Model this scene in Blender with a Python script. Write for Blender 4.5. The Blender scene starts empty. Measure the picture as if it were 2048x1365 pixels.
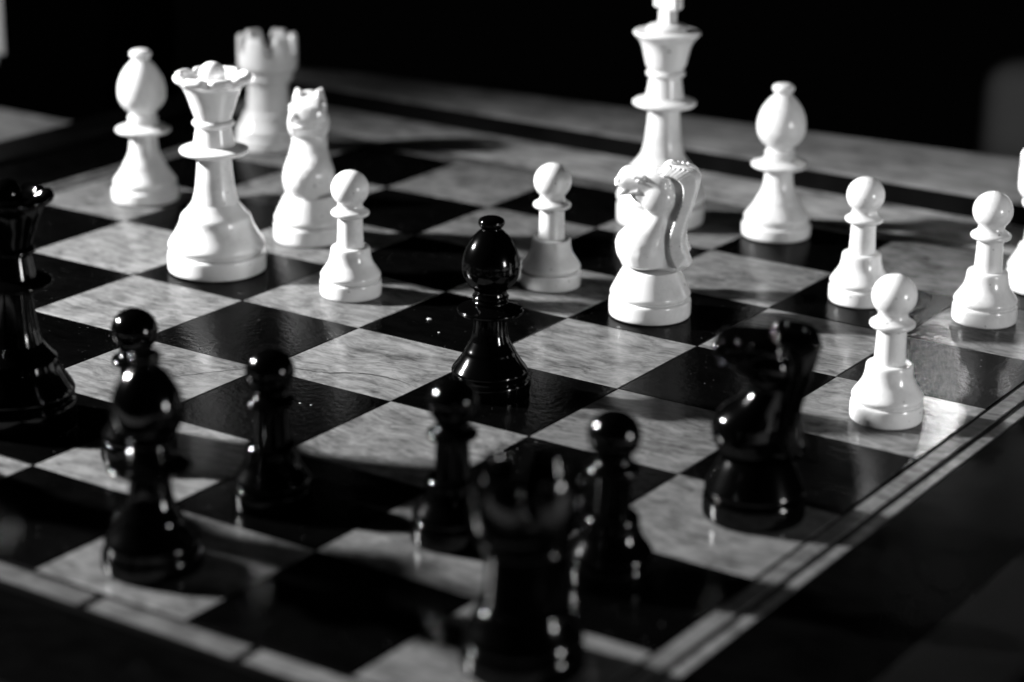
import bpy, bmesh, math, random
from mathutils import Vector, Matrix
random.seed(7)
S = 0.05                      # one chess square = 5 cm; geometry below is written in squares
sc = bpy.context.scene
COL = sc.collection

# ------------------------------------------------------------------ camera
cam = bpy.data.cameras.new('camera'); camo = bpy.data.objects.new('camera', cam); COL.objects.link(camo)
camo.location = (7.7122*S, -10.4161*S, 4.7937*S)
camo.rotation_euler = (1.2430, -0.0150, 0.5864)
cam.sensor_width = 36; cam.lens = 4563.36/2048*36; cam.clip_start = 0.01; cam.clip_end = 100
cam.dof.use_dof = True; cam.dof.focus_distance = 14.4*S; cam.dof.aperture_fstop = 7.6
sc.camera = camo

# ------------------------------------------------------------------ world: a dark room
w = bpy.data.worlds.new('World'); sc.world = w; w.use_nodes = True
bg = w.node_tree.nodes['Background']; bg.inputs[0].default_value = (1, 1, 1, 1); bg.inputs[1].default_value = 0.0006

# ------------------------------------------------------------------ lamps (all outside the frame)
def aim(o, tgt):
    o.rotation_euler = (Vector(tgt)*S - o.location).to_track_quat('-Z', 'Y').to_euler()
def lamp(name, kind, pos, tgt, energy, **kw):
    l = bpy.data.lights.new(name, kind); o = bpy.data.objects.new(name, l); COL.objects.link(o)
    o.location = Vector(pos)*S; aim(o, tgt); l.energy = energy
    for k, v in kw.items(): setattr(l, k, v)
    return o
# desk lamp, low at the left
lamp('key_lamp', 'SPOT', (-16.5, -5.3, 9.0), (-0.3, -2.2, 0), 195, spot_size=math.radians(61), spot_blend=1.0, shadow_soft_size=0.5*S)
# added unseen spot, brightens the table patch and box beyond the key's cone
lamp('table_fill', 'SPOT', (-13.5, 2.6, 5.0), (-9.2, 5.0, -0.4), 3.8, spot_size=math.radians(44), spot_blend=0.6, shadow_soft_size=0.3*S)
# two window panes at the right
for dz in (0.0, 1.0):
    lamp('window_pane', 'AREA', (12.5, 0.4, 1.3+dz), (0, 1.5, 0.6), 0.68, shape='RECTANGLE', size=0.9*S, size_y=0.8*S)
# two small lamps far behind the board, mirrored in the lacquer
lamp('back_lamp', 'AREA', (-2.1, 14.2, 4.75), (2.8, 2.0, 0), 0.0016, spread=math.radians(22), shape='DISK', size=0.40*S)
lamp('back_lamp', 'AREA', (-1.0, 14.6, 4.75), (3.0, 2.8, 0), 0.0009, spread=math.radians(22), shape='DISK', size=0.3*S)

sc.view_settings.view_transform = 'Standard'; sc.view_settings.look = 'None'
sc.view_settings.exposure = 0; sc.view_settings.gamma = 1
sc.render.engine = 'CYCLES'
sc.cycles.use_denoising = True
sc.cycles.max_bounces = 8; sc.cycles.diffuse_bounces = 1; sc.cycles.caustics_reflective = False; sc.cycles.caustics_refractive = False
sc.cycles.sample_clamp_indirect = 5

# ------------------------------------------------------------------ materials
def new_mat(name):
    m = bpy.data.materials.new(name); m.use_nodes = True
    nt = m.node_tree; return m, nt, nt.nodes['Principled BSDF']
def nd(nt, t, **kw):
    n = nt.nodes.new(t)
    for k, v in kw.items(): setattr(n, k, v)
    return n
def g(v): return (v, v, v, 1)
def ramp(nt, stops):
    r = nd(nt, 'ShaderNodeValToRGB'); e = r.color_ramp.elements
    while len(e) < len(stops): e.new(0.5)
    for k, (p, v) in enumerate(stops): e[k].position = p; e[k].color = g(v)
    return r

def coat(nt, b, facing, grazing):
    """thin worn lacquer: a weak mirror coat that grows only a little towards grazing angles"""
    L = nt.links.new; b.inputs['Specular IOR Level'].default_value = 0.0
    gl = nd(nt, 'ShaderNodeBsdfGlossy'); gl.inputs['Color'].default_value = g(1)
    for k in ('Roughness', 'Normal'):
        if b.inputs[k].links: L(b.inputs[k].links[0].from_socket, gl.inputs[k])
    lw = nd(nt, 'ShaderNodeLayerWeight'); lw.inputs[0].default_value = 0.35
    mr = nd(nt, 'ShaderNodeMapRange'); mr.inputs['To Min'].default_value = facing; mr.inputs['To Max'].default_value = grazing; L(lw.outputs['Facing'], mr.inputs[0])
    ms = nd(nt, 'ShaderNodeMixShader'); L(mr.outputs[0], ms.inputs[0]); L(b.outputs[0], ms.inputs[1]); L(gl.outputs[0], ms.inputs[2])
    L(ms.outputs[0], nt.nodes['Material Output'].inputs['Surface'])

def wood(name, lo, hi, rough=0.16, bump=0.02, along='x', scale=1.0, lacquer=(0.02, 0.06), burl=0.6, dust=False, bscale=130):
    m, nt, b = new_mat(name); L = nt.links.new
    geo = nd(nt, 'ShaderNodeTexCoord'); inf = nd(nt, 'ShaderNodeObjectInfo')
    off = nd(nt, 'ShaderNodeVectorMath', operation='SCALE'); off.inputs[0].default_value = (7.3, 3.1, 5.7); L(inf.outputs['Random'], off.inputs['Scale'])
    add = nd(nt, 'ShaderNodeVectorMath', operation='ADD'); L(geo.outputs['Object'], add.inputs[0]); L(off.outputs[0], add.inputs[1])
    mp = nd(nt, 'ShaderNodeMapping'); L(add.outputs[0], mp.inputs[0])
    mp.inputs['Scale'].default_value = (11*scale, 36*scale, 10*scale) if along == 'x' else (36*scale, 11*scale, 10*scale)
    mp.inputs['Rotation'].default_value = (0, 0, 0.1)
    spin = nd(nt, 'ShaderNodeMapRange'); spin.inputs['To Min'].default_value = -0.3; spin.inputs['To Max'].default_value = 0.3; L(inf.outputs['Random'], spin.inputs[0])
    cmb = nd(nt, 'ShaderNodeCombineXYZ'); L(spin.outputs[0], cmb.inputs[2]); L(cmb.outputs[0], mp.inputs['Rotation'])
    warp = nd(nt, 'ShaderNodeTexNoise'); warp.inputs['Scale'].default_value = 22*scale; warp.inputs['Detail'].default_value = 3
    L(add.outputs[0], warp.inputs['Vector'])
    wm = nd(nt, 'ShaderNodeVectorMath', operation='MULTIPLY_ADD'); wm.inputs[1].default_value = (1.6*burl,)*3
    L(warp.outputs['Color'], wm.inputs[0]); L(mp.outputs[0], wm.inputs[2])
    n1 = nd(nt, 'ShaderNodeTexNoise'); n1.inputs['Scale'].default_value = 6; n1.inputs['Detail'].default_value = 8; n1.inputs['Roughness'].default_value = 0.68
    L(wm.outputs[0], n1.inputs['Vector'])
    n2 = nd(nt, 'ShaderNodeTexNoise'); n2.inputs['Scale'].default_value = 55*scale; n2.inputs['Detail'].default_value = 4
    L(add.outputs[0], n2.inputs['Vector'])
    mx = nd(nt, 'ShaderNodeMath', operation='MULTIPLY_ADD'); mx.inputs[1].default_value = 0.40; L(n2.outputs['Fac'], mx.inputs[0]); 
    half = nd(nt, 'ShaderNodeMath', operation='MULTIPLY'); half.inputs[1].default_value = 0.71; L(n1.outputs['Fac'], half.inputs[0]); L(half.outputs[0], mx.inputs[2])
    r = ramp(nt, [(0.36, lo), (0.68, hi)]); L(mx.outputs[0], r.inputs[0])
    tint = nd(nt, 'ShaderNodeMapRange'); tint.inputs['To Min'].default_value = 0.74; tint.inputs['To Max'].default_value = 1.16; L(inf.outputs['Random'], tint.inputs[0])
    tm = nd(nt, 'ShaderNodeMix', data_type='RGBA', blend_type='MULTIPLY'); tm.inputs[0].default_value = 1; L(r.outputs[0], tm.inputs[6]); L(tint.outputs[0], tm.inputs[7])
    colour = tm.outputs[2]
    if dust:   # specks of dust lying on the lacquer
        nv = nd(nt, 'ShaderNodeTexNoise'); nv.inputs['Scale'].default_value = 900; nv.inputs['Detail'].default_value = 2; L(add.outputs[0], nv.inputs['Vector'])
        dr = ramp(nt, [(0.735, 0.0), (0.78, 1.0)]); L(nv.outputs['Fac'], dr.inputs[0])
        dm = nd(nt, 'ShaderNodeMix', data_type='RGBA'); L(dr.outputs[0], dm.inputs[0]); L(colour, dm.inputs[6]); dm.inputs[7].default_value = g(0.12); colour = dm.outputs[2]
    L(colour, b.inputs['Base Color'])
    rr = nd(nt, 'ShaderNodeMapRange'); rr.inputs['To Min'].default_value = rough*0.75; rr.inputs['To Max'].default_value = rough*1.5; L(n2.outputs['Fac'], rr.inputs[0]); L(rr.outputs[0], b.inputs['Roughness'])
    n3 = nd(nt, 'ShaderNodeTexNoise'); n3.inputs['Scale'].default_value = bscale; n3.inputs['Detail'].default_value = 5; n3.inputs['Roughness'].default_value = 0.6
    L(add.outputs[0], n3.inputs['Vector'])
    bm_ = nd(nt, 'ShaderNodeBump'); bm_.inputs['Strength'].default_value = bump; bm_.inputs['Distance'].default_value = 0.002
    L(n3.outputs['Fac'], bm_.inputs['Height']); L(bm_.outputs[0], b.inputs['Normal'])
    coat(nt, b, *lacquer)
    return m

M = {}
M['light_square'] = wood('light veneer', 0.022, 0.18, rough=0.12, bump=0.05, lacquer=(0.025, 0.10), scale=1.8, burl=0.6, bscale=300)
M['dark_square'] = wood('ebonised veneer', 0.0004, 0.0014, rough=0.12, bump=0.09, lacquer=(0.014, 0.07), dust=True, bscale=420)
M['inlay'] = wood('pale inlay', 0.03, 0.12, rough=0.22, bump=0.05, scale=1.5)
M['line'] = wood('black line', 0.0008, 0.002, rough=0.3, bump=0.02, lacquer=(0.005, 0.02))
M['border'] = wood('dark border veneer', 0.0004, 0.0014, rough=0.2, bump=0.06, lacquer=(0.003, 0.008))
M['border_pale'] = wood('pale border veneer', 0.05, 0.34, rough=0.25, bump=0.08, scale=0.9)
M['rim'] = wood('dark rim wood', 0.0006, 0.0018, rough=0.35, bump=0.05, lacquer=(0.008, 0.03))
M['table'] = wood('table wood', 0.22, 0.52, rough=0.4, bump=0.08, scale=0.5, lacquer=(0.01, 0.04))

def plastic(name, col, rough, sss, bump, spec=0.5):
    m, nt, b = new_mat(name); L = nt.links.new
    b.inputs['Base Color'].default_value = g(col)
    tc = nd(nt, 'ShaderNodeTexCoord')
    if sss:   # handling marks and specks of grime
        gn = nd(nt, 'ShaderNodeTexNoise'); gn.inputs['Scale'].default_value = 45; gn.inputs['Detail'].default_value = 7; gn.inputs['Roughness'].default_value = 0.7; L(tc.outputs['Object'], gn.inputs['Vector'])
        gr = ramp(nt, [(0.30, col*0.72), (0.50, col)]); L(gn.outputs['Fac'], gr.inputs[0])
        sn = nd(nt, 'ShaderNodeTexNoise'); sn.inputs['Scale'].default_value = 520; sn.inputs['Detail'].default_value = 2; L(tc.outputs['Object'], sn.inputs['Vector'])
        sr = ramp(nt, [(0.25, 0.35), (0.29, 1.0)]); L(sn.outputs['Fac'], sr.inputs[0])
        gm = nd(nt, 'ShaderNodeMix', data_type='RGBA', blend_type='MULTIPLY'); gm.inputs[0].default_value = 1; L(gr.outputs[0], gm.inputs[6]); L(sr.outputs[0], gm.inputs[7]); L(gm.outputs[2], b.inputs['Base Color'])
    n = nd(nt, 'ShaderNodeTexNoise'); n.inputs['Scale'].default_value = 240; n.inputs['Detail'].default_value = 6
    L(tc.outputs['Object'], n.inputs['Vector'])
    rr = nd(nt, 'ShaderNodeMapRange'); rr.inputs['To Min'].default_value = rough*0.8; rr.inputs['To Max'].default_value = rough*1.25; L(n.outputs['Fac'], rr.inputs[0]); L(rr.outputs[0], b.inputs['Roughness'])
    n2 = nd(nt, 'ShaderNodeTexNoise'); n2.inputs['Scale'].default_value = 90; n2.inputs['Detail'].default_value = 3; L(tc.outputs['Object'], n2.inputs['Vector'])
    bp = nd(nt, 'ShaderNodeBump'); bp.inputs['Strength'].default_value = bump; bp.inputs['Distance'].default_value = 0.001; L(n2.outputs['Fac'], bp.inputs['Height']); L(bp.outputs[0], b.inputs['Normal'])
    if isinstance(spec, tuple): coat(nt, b, *spec)
    else: b.inputs['Specular IOR Level'].default_value = spec
    if sss:
        b.inputs['Subsurface Weight'].default_value = sss; b.inputs['Subsurface Radius'].default_value = (1, 1, 1); b.inputs['Subsurface Scale'].default_value = 0.003
    return m
M['white'] = plastic('white plastic', 0.78, 0.19, 0.15, 0.03)
M['black'] = plastic('black plastic', 0.0006, 0.11, 0, 0.03, (0.03, 0.045))
M['carton'] = plastic('dark carton', 0.001, 0.9, 0, 0.1, 0.0)
M['label'] = plastic('white label', 0.8, 0.5, 0, 0.02)
M['cloth'] = plastic('grey cloth', 0.4, 0.9, 0, 0.4)
M['floor'] = plastic('dark floor', 0.01, 0.6, 0, 0.1)
M['crack'] = plastic('dirt in a crack', 0.05, 0.8, 0, 0.0, 0.0)
M['rail'] = wood('grey brown rail', 0.07, 0.25, rough=0.3, bump=0.08, scale=0.7, lacquer=(0.015, 0.05))
M['crumb'] = plastic('pale crumb', 0.6, 0.6, 0, 0.1)

# ------------------------------------------------------------------ mesh helpers
def obj(name, bm, mat, parent=None, smooth=None, loc=None):
    me = bpy.data.meshes.new(name); bm.to_mesh(me); bm.free()
    if smooth is not None:
        for p in me.polygons: p.use_smooth = True
        me.set_sharp_from_angle(angle=math.radians(smooth))
    me.materials.append(M[mat] if isinstance(mat, str) else mat)
    o = bpy.data.objects.new(name, me); COL.objects.link(o)
    if parent: o.parent = parent
    if loc: o.location = loc
    return o
def empty(name, loc=(0, 0, 0), rz=0):
    o = bpy.data.objects.new(name, None); COL.objects.link(o); o.location = Vector(loc)*S; o.rotation_euler = (0, 0, rz); o.empty_display_size = 0.01
    return o
def tag(o, label, cat, group=None):
    o['label'] = label; o['category'] = cat
    if group: o['group'] = group
    return o
def box(x0, x1, y0, y1, z0, z1, bev=0.0, seg=2):
    bm = bmesh.new(); bmesh.ops.create_cube(bm, size=1)
    for v in bm.verts: v.co = Vector(((x0+x1)/2+v.co.x*(x1-x0), (y0+y1)/2+v.co.y*(y1-y0), (z0+z1)/2+v.co.z*(z1-z0)))*S
    if bev: bmesh.ops.bevel(bm, geom=bm.edges[:], offset=bev*S, segments=seg, affect='EDGES', profile=0.6)
    return bm

# ------------------------------------------------------------------ setting
# table top: its back edge is not parallel to the board
bm = bmesh.new()
pts = [(-16, -9), (12, -9), (12, 9.6), (-16, 6.9)]
vt = [bm.verts.new(Vector((x, y, -0.5))*S) for x, y in pts]; vb = [bm.verts.new(Vector((x, y, -1.1))*S) for x, y in pts]
bm.faces.new(vt); bm.faces.new(vb[::-1])
for k in range(4): bm.faces.new((vt[k], vb[k], vb[(k+1) % 4], vt[(k+1) % 4]))
bmesh.ops.recalc_face_normals(bm, faces=bm.faces[:])
bmesh.ops.bevel(bm, geom=bm.edges[:], offset=0.05*S, segments=2, affect='EDGES')
tb = obj('table', bm, 'table'); tb['kind'] = 'structure'
fl = obj('floor', box(-40, 40, -40, 60, -14.4, -14), 'floor'); fl['kind'] = 'structure'

# ------------------------------------------------------------------ chess board
board = tag(empty('chess_board', (-1, 1, -0.5)), 'dark framed wooden chess board with pale inlaid stripes under the pieces', 'chess board')
BO = Vector((-1, 1, -0.5))
def bpart(name, x0, x1, y0, y1, z0, z1, mat, bev=0.006, parent=board):
    o = obj(name, box(x0-BO.x, x1-BO.x, y0-BO.y, y1-BO.y, z0-BO.z, z1-BO.z, bev), mat, parent); return o
bpart('base_slab', -6.55, 4.55, -4.55, 6.0, -0.5, -0.03, 'rim', 0.02)
# 64 squares: one light and one dark mesh, shared
sq = {}
for kind in ('light_square', 'dark_square'):
    sq[kind] = box(-0.4975, 0.4975, -0.4975, 0.4975, -0.028, 0, 0.004, 1)
    me = bpy.data.meshes.new(kind); sq[kind].to_mesh(me); sq[kind].free(); me.materials.append(M[kind]); sq[kind] = me
for a in range(-5, 3):
    for c in range(-3, 5):
        kind = 'light_square' if (a+c) % 2 else 'dark_square'
        o = bpy.data.objects.new(kind, sq[kind]); COL.objects.link(o); o.parent = board
        o.location = (Vector((a+.5, c+.5, -random.random()*0.002)) - BO)*S
        o.rotation_euler = (random.gauss(0, 0.0012), random.gauss(0, 0.0012), random.choice((0, math.pi)))
# dark filler under the lines, two pale strips each side
A0, A1, B0, B1 = -5, 3, -3, 5
bpart('line_bed', -5.24, 3.24, -3.24, 5.24, -0.029, -0.006, 'line', 0.0)
for d0, d1 in ((0.022, 0.124), (0.165, 0.230)):
    bpart('inlay_strip', A1+d0, A1+d1, B0-d1, B1+d1, -0.02, 0, 'inlay', 0.004)
    bpart('inlay_strip', A0-d1, A0-d0, B0-d1, B1+d1, -0.02, 0, 'inlay', 0.004)
    bpart('inlay_strip', A0-d0, A1+d0, B1+d0, B1+d1, -0.02, 0, 'inlay', 0.004)
for x0, x1 in ((-5.02, 0.46), (0.52, 1.44), (1.50, 3.02)):      # near side: one wider strip, broken where pieces have come away
    bpart('inlay_strip', x0, x1, -3.178, -3.036, -0.02, 0, 'inlay', 0.004)
# border boards and raised outer rim
bpart('border_board', -6.0, 4.0, 5.242, 6.0, -0.028, 0.0, 'border_pale', 0.006)
bpart('border_board', -6.0, 4.0, -4.0, -3.242, -0.028, 0.0, 'border', 0.006)
bpart('border_board', -6.0, -5.242, -3.24, 5.24, -0.028, 0.0, 'border', 0.006)
bpart('border_board', 3.242, 4.0, -3.24, 5.24, -0.028, 0.0, 'border', 0.006)
def rail(name, pts, z0, z1, mat):
    bm = bmesh.new(); vt = [bm.verts.new((Vector((x, y, z1))-BO)*S) for x, y in pts]; vb = [bm.verts.new((Vector((x, y, z0))-BO)*S) for x, y in pts]
    bm.faces.new(vt); bm.faces.new(vb[::-1])
    for k in range(4): bm.faces.new((vt[k], vb[k], vb[(k+1) % 4], vt[(k+1) % 4]))
    bmesh.ops.recalc_face_normals(bm, faces=bm.faces[:]); bmesh.ops.bevel(bm, geom=bm.edges[:], offset=0.012*S, segments=2, affect='EDGES')
    return obj(name, bm, mat, board)
rail('rim_moulding', [(-6.5, 6.004), (4.5, 6.004), (4.5, 6.05), (-6.5, 6.05)], -0.5, 0.155, 'rim')['label'] = 'black inner face of the far rail'
rail('rim_rail', [(-6.5, 6.052), (4.5, 6.052), (4.5, 7.75), (-6.5, 6.60)], -0.5, 0.17, 'rail')['label'] = 'wide greyish far rail'
for x0, x1, y0, y1 in ((-6.5, 4.5, -4.5, -4.002), (-6.5, -6.002, -4.0, 6.0), (4.002, 4.5, -4.0, 6.0)):
    bpart('rim_rail', x0, x1, y0, y1, -0.029, 0.035, 'rim', 0.02)

# a hairline crack wandering over two pale squares
def ribbon(pts, wd):
    bm = bmesh.new(); q = spline(pts, 8); prev = None
    for k, (x, y) in enumerate(q):
        a, b = q[max(0, k-1)], q[min(len(q)-1, k+1)]; tx, ty = b[0]-a[0], b[1]-a[1]; l = math.hypot(tx, ty)
        ww = wd*(0.4+0.9*random.random())*min(1, 0.2+3*min(k, len(q)-1-k)/len(q)); jx, jy = random.gauss(0, 0.004), random.gauss(0, 0.004)
        cur = [bm.verts.new((Vector((x+jx+s*ww*-ty/l, y+jy+s*ww*tx/l, 0.0008))-BO)*S) for s in (-1, 1)]
        if prev: bm.faces.new((prev[0], cur[0], cur[1], prev[1]))
        prev = cur
    return bm
CRACKS = ([(-1.46, -0.50), (-1.36, -0.46), (-1.217, -0.25), (-1.079, -0.057), (-1.01, -0.03)], [(-0.93, 0.06), (-0.836, 0.12), (-0.638, 0.171), (-0.45, 0.285), (-0.244, 0.32), (-0.02, 0.297)])

# ------------------------------------------------------------------ piece builders (profiles in squares)
def spline(pts, n=6):
    if len(pts) < 3: return list(pts)
    P = [pts[0]]+list(pts)+[pts[-1]]; out = []
    for k in range(1, len(P)-2):
        p0, p1, p2, p3 = P[k-1], P[k], P[k+1], P[k+2]
        for t in range(n):
            t = t/n
            out.append(tuple(0.5*((2*p1[d])+(-p0[d]+p2[d])*t+(2*p0[d]-5*p1[d]+4*p2[d]-p3[d])*t*t+(-p0[d]+3*p1[d]-3*p2[d]+p3[d])*t**3) for d in (0, 1)))
    out.append(pts[-1]); return out
for c_ in CRACKS: obj('crack', ribbon(c_, 0.005), 'crack', board)
def prof(*segs):
    out = []
    for s in segs:
        q = spline(s)
        if out and abs(out[-1][0]-q[0][0])+abs(out[-1][1]-q[0][1]) < 1e-6: q = q[1:]
        out += q
    return out
def lathe(profile, n=56, mod=None):
    bm = bmesh.new(); rings = []
    for r, z in profile:
        if r < 1e-5: rings.append([bm.verts.new((0, 0, z*S))])
        else:
            ring = []
            for k in range(n):
                a = 2*math.pi*k/n; rr, zz = (r, z) if mod is None else mod(r, z, a)
                ring.append(bm.verts.new((rr*math.cos(a)*S, rr*math.sin(a)*S, zz*S)))
            rings.append(ring)
    for A, B in zip(rings, rings[1:]):
        if len(A) == 1 and len(B) == 1: continue
        for k in range(n):
            j = (k+1) % n
            if len(A) == 1: bm.faces.new((A[0], B[j], B[k]))
            elif len(B) == 1: bm.faces.new((A[k], A[j], B[0]))
            else: bm.faces.new((A[k], A[j], B[j], B[k]))
    return bm
def arc(cx, cz, r, a0, a1, n=14, rx=None):
    return [((rx or r)*math.cos(math.radians(a0+(a1-a0)*t/n))+cx, cz+r*math.sin(math.radians(a0+(a1-a0)*t/n))) for t in range(n+1)]
def ball(cz, r, zlow, rx=None):      # sphere profile from height zlow to the pole
    a0 = math.degrees(math.asin(max(-1, (zlow-cz)/r))); q = arc(0, cz, r, a0, 90, 20, rx); q[-1] = (0, q[-1][1]); return q
def foot(r, h):                      # the low drum every piece stands on, with the groove above it
    return prof([(0, 0.0), (r*0.93, 0.0)], [(r*0.93, 0), (r*0.985, 0.010), (r, 0.035)], [(r, 0.035), (r, h*0.8), (r*0.985, h*0.95)], [(r*0.985, h*0.95), (r*0.925, h*1.02), (r*0.925, h*1.06)])

def pawn():
    r = 0.214
    return [('base', foot(r, 0.115)+prof([(r*0.925, 0.122), (0.207, 0.137), (0.209, 0.153), (0.200, 0.172), (0.178, 0.205), (0.154, 0.245), (0.141, 0.29), (0.135, 0.34), (0.127, 0.354)], [(0.127, 0.354), (0.093, 0.357)])),
            ('stem', prof([(0.093, 0.357), (0.091, 0.40), (0.088, 0.48), (0.086, 0.572)])),
            ('collar', prof([(0.086, 0.572), (0.11, 0.576), (0.128, 0.587), (0.133, 0.601), (0.128, 0.614), (0.11, 0.626), (0.092, 0.642), (0.087, 0.66)])),
            ('head', [(0.087, 0.66)]+ball(0.773, 0.1315, 0.676))]
def bishop():
    r = 0.266
    return [('base', foot(r, 0.105)+prof([(r*0.925, 0.112), (0.246, 0.13), (0.249, 0.158), (0.238, 0.18), (0.203, 0.23), (0.176, 0.275), (0.166, 0.30), (0.152, 0.325), (0.130, 0.37)])),
            ('stem', prof([(0.130, 0.37), (0.117, 0.42), (0.110, 0.48), (0.107, 0.55)])),
            ('collar', prof([(0.107, 0.55), (0.16, 0.555), (0.205, 0.568), (0.216, 0.585), (0.208, 0.60), (0.16, 0.618), (0.115, 0.635)])),
            ('neck', prof([(0.115, 0.635), (0.119, 0.652), (0.108, 0.668)], [(0.108, 0.668), (0.119, 0.685), (0.108, 0.70)], [(0.108, 0.70), (0.104, 0.72), (0.108, 0.735)])),
            ('mitre', prof([(0.108, 0.735), (0.152, 0.78), (0.181, 0.84), (0.188, 0.90), (0.181, 0.965), (0.158, 1.035), (0.122, 1.095), (0.088, 1.135), (0.066, 1.155)])),
            ('finial', prof([(0.066, 1.155), (0.064, 1.165), (0.078, 1.183), (0.085, 1.20), (0.080, 1.222), (0.058, 1.238), (0.03, 1.244), (0, 1.246)]))]
def queen_body(r=0.350):
    return [('base', foot(r, 0.147)+prof([(r*0.925, 0.157), (0.338, 0.178), (0.343, 0.205), (0.328, 0.24), (0.292, 0.30), (0.263, 0.36), (0.250, 0.41), (0.238, 0.43)], [(0.238, 0.43), (0.20, 0.472), (0.166, 0.52)])),
            ('stem', prof([(0.166, 0.52), (0.146, 0.60), (0.133, 0.70), (0.124, 0.80), (0.121, 0.872)])),
            ('collar', prof([(0.121, 0.872), (0.18, 0.876), (0.23, 0.89), (0.244, 0.908), (0.236, 0.924), (0.19, 0.94), (0.148, 0.952)]))]
def queen_crown(r, z, a): # rim cut into eight broad lobes by narrow notches
    t = max(0.0, min(1.0, (z-1.36)/0.07)) * (1 if r > 0.16 else 0)
    d = ((a*8/(2*math.pi)) % 1.0)-0.5; c = math.exp(-(d/0.13)**2)
    return r + t*(0.004-0.024*c), z + t*(0.004-0.020*c)
def queen():
    p = queen_body()
    p += [('neck', prof([(0.148, 0.952), (0.142, 0.98), (0.132, 1.04), (0.125, 1.085)], [(0.125, 1.085), (0.143, 1.098), (0.149, 1.115), (0.142, 1.132), (0.128, 1.142)])),
          ('crown', prof([(0.128, 1.142), (0.136, 1.17), (0.156, 1.23), (0.178, 1.30), (0.208, 1.37), (0.238, 1.405), (0.264, 1.425), (0.272, 1.447), (0.262, 1.47), (0.238, 1.478), (0.213, 1.462)], [(0.213, 1.462), (0.185, 1.43), (0.13, 1.422), (0.095, 1.44)])),
          ('finial', [(0.095, 1.44)]+ball(1.472, 0.094, 1.445))]
    return p
def king():
    p = queen_body(0.338)
    p2 = []
    for n, q in p: p2.append((n, [(r, z*1.062) for r, z in q]))
    o = 0.052
    p2 += [('neck', prof([(0.148, 0.952*1.062), (0.142, 1.04), (0.130, 1.11), (0.122, 1.165)], [(0.122, 1.165), (0.143, 1.182), (0.150, 1.20), (0.142, 1.217), (0.130, 1.228)])),
           ('crown', prof([(0.130, 1.228), (0.150, 1.26), (0.166, 1.32), (0.182, 1.39), (0.207, 1.452), (0.245, 1.497), (0.256, 1.515), (0.250, 1.53), (0.225, 1.533)], [(0.225, 1.533), (0.18, 1.535), (0.155, 1.54)], [(0.155, 1.54), (0.155, 1.56), (0.135, 1.578), (0.09, 1.592), (0.04, 1.60), (0, 1.602)]))]
    return p2
def rook():
    r = 0.288
    return [('base', foot(r, 0.125)+prof([(r*0.925, 0.132), (0.277, 0.15), (0.280, 0.17), (0.268, 0.20), (0.243, 0.245), (0.222, 0.29), (0.212, 0.325), (0.20, 0.337)], [(0.20, 0.337), (0.186, 0.342)])),
            ('tower', prof([(0.186, 0.342), (0.180, 0.42), (0.174, 0.52), (0.172, 0.62)], [(0.172, 0.62), (0.20, 0.628), (0.215, 0.645), (0.217, 0.665), (0.208, 0.682), (0.204, 0.69)], [(0.204, 0.69), (0.228, 0.715), (0.250, 0.755), (0.255, 0.79)]))]

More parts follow.
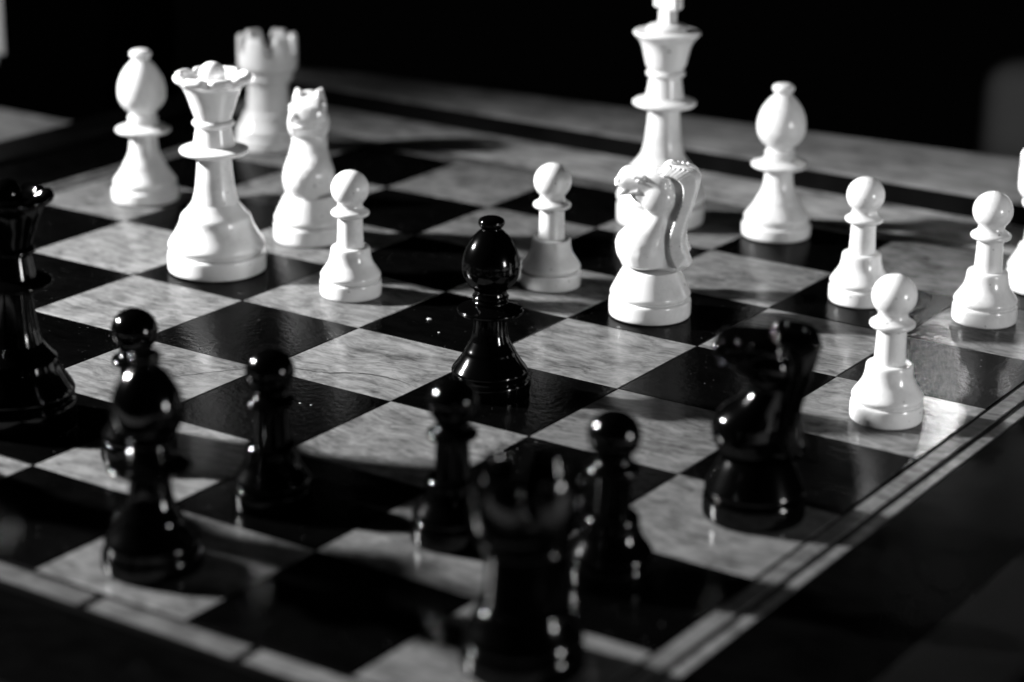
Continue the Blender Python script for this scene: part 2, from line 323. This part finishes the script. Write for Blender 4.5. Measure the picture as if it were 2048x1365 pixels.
def knight_mesh():
    """Horse: big forms are unioned and smoothed first, then features and hair are added. Silhouettes of body, head and mane given thickness, unioned by a voxel remesh. +X is the way it faces."""
    bm = bmesh.new()
    def slab(out, t, y0=0.0, rnd=1.0, taper=None, inset=0.09):
        pts = spline(out+[out[0]], 5)[:-1]; n = len(pts)
        area = sum(pts[k][0]*pts[(k+1) % n][1]-pts[(k+1) % n][0]*pts[k][1] for k in range(n))
        sg = 1 if area > 0 else -1
        lv = [-1, -0.94, -0.8, -0.55, -0.25, 0, 0.25, 0.55, 0.8, 0.94, 1]; rings = []
        for s in lv:
            d = inset*rnd*(1-math.sqrt(max(0, 1-abs(s)**2.6))); ring = []
            for k in range(n):
                a, b = pts[k-1], pts[(k+1) % n]; tx, tz = b[0]-a[0], b[1]-a[1]; l = math.hypot(tx, tz) or 1
                nx, nz = -tz/l*sg, tx/l*sg
                x, z = pts[k][0]+nx*d, pts[k][1]+nz*d
                tt = t if taper is None else t*taper(z)
                ring.append(bm.verts.new((x, y0+s*tt, z)))
            rings.append(ring)
        for A, B in zip(rings, rings[1:]):
            for k in range(n): bm.faces.new((A[k], A[(k+1) % n], B[(k+1) % n], B[k]))
        bm.faces.new(rings[0][::-1]); bm.faces.new(rings[-1])
    def ell(c, r, rot=(0, 0, 0)):
        m = Matrix.Translation(c) @ Matrix.Rotation(rot[1], 4, 'Y') @ Matrix.Rotation(rot[2], 4, 'Z') @ Matrix.Diagonal((*r, 1))
        bmesh.ops.create_icosphere(bm, subdivisions=3, radius=1, matrix=m)
    def tube(a, b, r):
        a, b = Vector(a), Vector(b); d = b-a
        m = Matrix.Translation((a+b)/2) @ d.to_track_quat('Z', 'Y').to_matrix().to_4x4()
        bmesh.ops.create_cone(bm, cap_ends=True, segments=12, radius1=r, radius2=r, depth=d.length, matrix=m)
    # mane slab behind, smooth chest and neck mass in front of it
    slab([(0.02, 0.34), (-0.15, 0.34), (-0.262, 0.392), (-0.245, 0.47), (-0.218, 0.56), (-0.222, 0.66), (-0.245, 0.76), (-0.270, 0.86), (-0.292, 0.96), (-0.300, 1.04), (-0.235, 1.092), (-0.12, 1.105), (-0.02, 1.06), (0.02, 0.9), (0.03, 0.6)], 0.112, 0, 1.0, lambda z: 1.0-0.22*max(0, min(1, (z-0.6)/0.4)), 0.07)
    slab([(-0.10, 0.335), (-0.09, 0.45), (-0.10, 0.58), (-0.11, 0.74), (-0.08, 0.88), (0.0, 0.86), (0.03, 0.80), (0.05, 0.73), (0.10, 0.675), (0.19, 0.625), (0.232, 0.57), (0.238, 0.49), (0.210, 0.41), (0.165, 0.34), (0.0, 0.325)], 0.075, 0, 1.0, None, 0.05)
    def lerp(tab, z):
        for (z0, v0), (z1, v1) in zip(tab, tab[1:]):
            if z <= z1: return v0+(v1-v0)*max(0, (z-z0))/(z1-z0)
        return tab[-1][1]
    FR = [(0.40, 0.205), (0.46, 0.236), (0.53, 0.246), (0.58, 0.232), (0.62, 0.195), (0.67, 0.125), (0.73, 0.072), (0.80, 0.045), (0.86, 0.03)]
    RY = [(0.40, 0.186), (0.48, 0.200), (0.56, 0.188), (0.66, 0.150), (0.76, 0.122), (0.86, 0.105)]
    for k in range(34):                                                    # rounded chest, arched neck above it
        z = 0.40+0.46*k/33; fr = lerp(FR, z); bk = -0.128-0.03*k/33
        ell(((fr+bk)/2, 0, z), ((fr-bk)/2, lerp(RY, z), 0.045))
    # head
    slab([(-0.10, 0.84), (-0.135, 0.94), (-0.12, 1.04), (-0.03, 1.085), (0.08, 1.082), (0.17, 1.08), (0.215, 1.062), (0.243, 1.01), (0.258, 0.962), (0.243, 0.938), (0.212, 0.940), (0.236, 0.912), (0.212, 0.878), (0.165, 0.892), (0.11, 0.862), (0.04, 0.80), (-0.04, 0.772), (-0.095, 0.79)], 0.135, 0, 1.0, lambda z: 1.0, 0.075)
    for s in (-1, 1):
        ell((-0.035, s*0.095, 0.885), (0.112, 0.062, 0.115))              # cheek
        ell((0.02, s*0.090, 0.91), (0.12, 0.050, 0.075))
    def bake(voxel, it):
        bmesh.ops.recalc_face_normals(bm, faces=bm.faces[:])
        me = bpy.data.meshes.new('horse'); bm.to_mesh(me)
        o = bpy.data.objects.new('tmp', me); COL.objects.link(o)
        md = o.modifiers.new('r', 'REMESH'); md.mode = 'VOXEL'; md.voxel_size = voxel
        sm = o.modifiers.new('s', 'SMOOTH'); sm.factor = 0.5; sm.iterations = it
        ev = o.evaluated_get(bpy.context.evaluated_depsgraph_get())
        out = bpy.data.meshes.new_from_object(ev); bpy.data.objects.remove(o); return out
    smooth = bake(0.0085, 7); bm.clear(); bm.from_mesh(smooth)
    for s in (-1, 1):
        ell((0.212, s*0.095, 1.0), (0.034, 0.036, 0.032))                 # nostril
        tube((0.045, s*0.127, 1.04), (0.115, s*0.120, 1.046), 0.016)      # brow
        ell((0.078, s*0.126, 1.014), (0.020, 0.016, 0.015))               # eye
        m = Matrix.Translation((-0.085, s*0.070, 1.098)) @ Matrix.Rotation(-1.0, 4, 'Y') @ Matrix.Diagonal((0.028, 0.024, 0.046, 1))
        bmesh.ops.create_icosphere(bm, subdivisions=2, radius=1, matrix=m)  # ear
        tube((0.21, s*0.112, 0.905), (0.08, s*0.134, 0.94), 0.011)        # lip
        crest = spline([(-0.06, 1.085), (-0.135, 1.075), (-0.185, 1.02), (-0.190, 0.93), (-0.165, 0.82), (-0.130, 0.70), (-0.115, 0.60), (-0.135, 0.50), (-0.175, 0.42)], 8)
        rim = spline([(-0.12, 1.10), (-0.235, 1.09), (-0.295, 1.03), (-0.288, 0.95), (-0.268, 0.86), (-0.243, 0.76), (-0.220, 0.66), (-0.216, 0.56), (-0.243, 0.47)], 8)
        for k in range(1, min(len(crest), len(rim)), 2):                   # combed hair of the mane
            (ax, az), (bx, bz) = rim[k], crest[k]; t0, t1 = 0.10, 0.85; y = 0.106+0.026*k/len(crest)
            tube((ax+(bx-ax)*t0, s*(y-0.022), az+(bz-az)*t0+0.015), (ax+(bx-ax)*t1, s*y, az+(bz-az)*t1-0.035), 0.0155)
    out = bake(0.0068, 2); bm.free()
    for v in out.vertices: v.co *= S
    for p in out.polygons: p.use_smooth = True
    out.name = 'horse'; return out
HORSE = knight_mesh()

MESH = {}
def part_mesh(kind, colour):
    key = (kind, colour)
    if key in MESH: return MESH[key]
    mat = M[colour]; res = []
    def add(name, bm, smooth=38, parent=None):
        me = bpy.data.meshes.new(name); bm.to_mesh(me); bm.free()
        for p in me.polygons: p.use_smooth = True
        me.set_sharp_from_angle(angle=math.radians(smooth)); me.materials.append(mat); res.append((name, me))
    if kind == 'knight':
        r = 0.270
        add('base', lathe(foot(r, 0.135)+prof([(r*0.925, 0.143), (0.262, 0.158), (0.264, 0.175), (0.255, 0.20), (0.21, 0.30), (0.185, 0.348)], [(0.185, 0.348), (0.12, 0.36), (0, 0.362)])))
        h = HORSE.copy(); h.materials.append(mat); res.append(('horse_head', h))
    else:
        for name, q in {'pawn': pawn, 'bishop': bishop, 'queen': queen, 'king': king, 'rook': rook}[kind]():
            add(name, lathe(q, 96 if name == 'crown' and kind == 'queen' else 56, queen_crown if (name == 'crown' and kind == 'queen') else None))
        if kind == 'king':
            bm = bmesh.new()
            def cross_box(x0, x1, z0, z1, f0=1.0, f1=1.0):
                vs = []
                for z, f in ((z0, f0), (z1, f1)):
                    for x, y in ((x0*f, -0.045), (x1*f, -0.045), (x1*f, 0.045), (x0*f, 0.045)): vs.append(bm.verts.new(Vector((x, y, z))*S))
                for q in ((3, 2, 1, 0), (4, 5, 6, 7), (0, 1, 5, 4), (1, 2, 6, 5), (2, 3, 7, 6), (3, 0, 4, 7)): bm.faces.new([vs[i] for i in q])
            cross_box(-0.068, 0.068, 1.585, 1.705, 1.0, 0.9); cross_box(-0.118, 0.118, 1.705, 1.82); cross_box(-0.06, 0.06, 1.82, 1.91, 0.95, 1.15)
            bmesh.ops.bevel(bm, geom=bm.edges[:], offset=0.012*S, segments=2, affect='EDGES')
            add('cross', bm, 50)
        if kind == 'rook':
            # crown wall with six rounded merlons: outer and inner skins follow the same wavy top edge
            bm = bmesh.new(); n = 120; rows = []
            def top(a):
                t = (a*6/(2*math.pi)) % 1.0; d = abs(t-0.5)*2
                return 0.895+0.16*max(0.0, min(1.0, 1-((d-0.45)/0.36 if d > 0.45 else 0)**2.2))
            levels = [(0.255, 0.79, 0), (0.256, 0.86, 0), (0.254, None, -0.025), (0.244, None, -0.004), (0.222, None, 0.0), (0.200, None, -0.006), (0.190, None, -0.03), (0.187, 0.88, 0), (0.13, 0.868, 0)]
            for r, z, dz in levels:
                ring = []
                for k in range(n):
                    a = 2*math.pi*k/n; zz = z if z is not None else top(a)+dz
                    ring.append(bm.verts.new((r*math.cos(a)*S, r*math.sin(a)*S, zz*S)))
                rows.append(ring)
            for A, B in zip(rows, rows[1:]):
                for k in range(n): bm.faces.new((A[k], A[(k+1) % n], B[(k+1) % n], B[k]))
            bm.faces.new(rows[-1])
            add('crown', bm, 50)
    MESH[key] = res; return res
NAMES = {'pawn': 'chess_pawn', 'bishop': 'chess_bishop', 'knight': 'chess_knight', 'rook': 'chess_rook', 'queen': 'chess_queen', 'king': 'chess_king'}
def piece(kind, colour, x, y, label, rz=0.0, s=1.0, h=1.0):
    e = empty(NAMES[kind], (x, y, 0.0005), rz); e.scale = (s, s, s*h*{'pawn': 0.975, 'queen': 0.96, 'king': 0.972, 'rook': 0.935, 'bishop': 0.965, 'knight': 0.96}[kind])
    tag(e, label, 'chess '+kind, {'pawn': '%s pawns' % colour, 'bishop': '%s bishops' % colour, 'knight': 'white knights' if colour == 'white' else None, 'rook': 'white rooks' if colour == 'white' else None}.get(kind))
    for name, me in part_mesh(kind, colour):
        o = bpy.data.objects.new(name, me); COL.objects.link(o); o.parent = e
    return e
R = math.radians
# white
piece('bishop', 'white', -4.31, 2.57, 'white bishop standing far left beside the white queen', R(20))
piece('queen', 'white', -2.62, 1.46, 'white queen with scalloped crown and round finial', R(10))
piece('rook', 'white', -4.62, 4.48, 'white rook far back behind the white queen', R(12))
piece('knight', 'white', -2.57, 2.46, 'white knight facing the camera beside the white queen', R(-54), 1.0, 1.03)
piece('pawn', 'white', -1.49, 1.55, 'white pawn just right of the white queen', R(40))
piece('pawn', 'white', -0.49, 2.55, 'white pawn with shadowed base behind the central black bishop', R(75))
piece('knight', 'white', 0.41, 2.39, 'white knight in profile facing left in front of the white king', R(201), 1.03, 0.955)
piece('king', 'white', -0.70, 4.45, 'tall white king with a cross behind the profile knight', R(-12))
piece('bishop', 'white', 0.20, 4.65, 'white bishop standing right of the white king', R(110), 0.99, 0.985)
piece('pawn', 'white', 1.43, 3.52, 'white pawn partly hidden by the nearest white pawn', R(15))
piece('pawn', 'white', 2.57, 1.49, 'nearest white pawn, beside the black knight', R(95), 1.02)
piece('pawn', 'white', 2.31, 3.62, 'rightmost white pawn, in front of the cut off rook', R(140), 1.02)
piece('rook', 'white', 2.38, 4.58, 'white rook cut off by the right edge of the picture', R(30))
# black
piece('queen', 'black', -1.58, -1.53, 'black queen cut off at the left edge of the picture', R(5), 0.97)
piece('king', 'black', -1.52, -2.60, 'black king just outside the left edge, its shadow crossing the near squares', R(0))
piece('pawn', 'black', -0.60, -1.57, 'black pawn half hidden behind the near black bishop', R(0))
piece('bishop', 'black', 0.45, -2.62, 'near black bishop at the lower left, out of focus', R(0), 0.96)
piece('pawn', 'black', 0.43, -1.65, 'black pawn standing between the two black bishops', R(0))
piece('bishop', 'black', 0.38, 0.50, 'sharp black bishop standing alone at the centre of the board', R(0), 0.94, 0.98)
piece('pawn', 'black', 1.48, -1.47, 'black pawn just left of the black rook', R(0))
piece('pawn', 'black', 2.41, -1.42, 'black pawn between the black rook and the black knight', R(0), 1.02)
piece('knight', 'black', 2.61, -0.27, 'black knight facing left beside the nearest white pawn', R(203), 1.02, 0.98)
piece('rook', 'black', 2.57, -2.46, 'large blurred black rook cut off by the bottom edge', R(10))

# ------------------------------------------------------------------ things behind the board
bx_ = tag(empty('carton', (-9.3, 6.1, -0.5)), 'tall dark upright box behind the far left corner of the board', 'box')
obj('body', box(-1.75, 1.75, -0.5, 0.5, 0, 3.6, 0.04), 'carton', bx_)
bm = box(-1.6, 0.36, -0.512, -0.502, 0.46, 2.6); 
bmesh.ops.bevel(bm, geom=[e for e in bm.edges if abs((e.verts[0].co-e.verts[1].co).y) > 0.009*S], offset=0.12*S, segments=5, affect='EDGES')
obj('front_label', bm, 'label', bx_)['label'] = 'white rounded label on the dark box'
ch = tag(empty('chair', (0.25, 15.2, -14)), 'dim grey padded chair back beyond the table at the right edge', 'chair')
bm = box(-2.6, 3.0, -0.5, 0.5, 4.0, 13.35, 0.45, 5); obj('backrest', bm, 'cloth', ch, 60)
obj('seat', box(-2.6, 3.0, 0.45, 5.5, 6.2, 7.4, 0.3, 4), 'cloth', ch, 60)
for x in (-2.2, 2.6):
    for y in (0.2, 5.1): obj('leg', box(x-0.2, x+0.2, y-0.2, y+0.2, 0, 6.4 if y > 1 else 4.2, 0.03), 'carton', ch)

# crumbs of dust on the lacquer
for (x, y, s, t) in ((-0.723, 1.406, 0.016, 'largest pale crumb on the dark square left of the central black bishop'), (-0.511, 1.223, 0.008, 'tiny pale crumb close to the collar of the central black bishop'), (-0.416, -0.356, 0.007, 'left of two tiny pale crumbs near the front black pawns'), (-0.342, -0.344, 0.007, 'right of two tiny pale crumbs near the front black pawns')):
    bm = bmesh.new(); bmesh.ops.create_icosphere(bm, subdivisions=1, radius=1)
    for v in bm.verts: v.co = Vector((v.co.x*s*random.uniform(.7, 1.3), v.co.y*s*random.uniform(.7, 1.3), v.co.z*s*0.4+s*0.3))*S
    o = obj('crumb', bm, 'crumb'); o.location = Vector((x, y, 0))*S; tag(o, t, 'crumb', 'crumbs on the board')
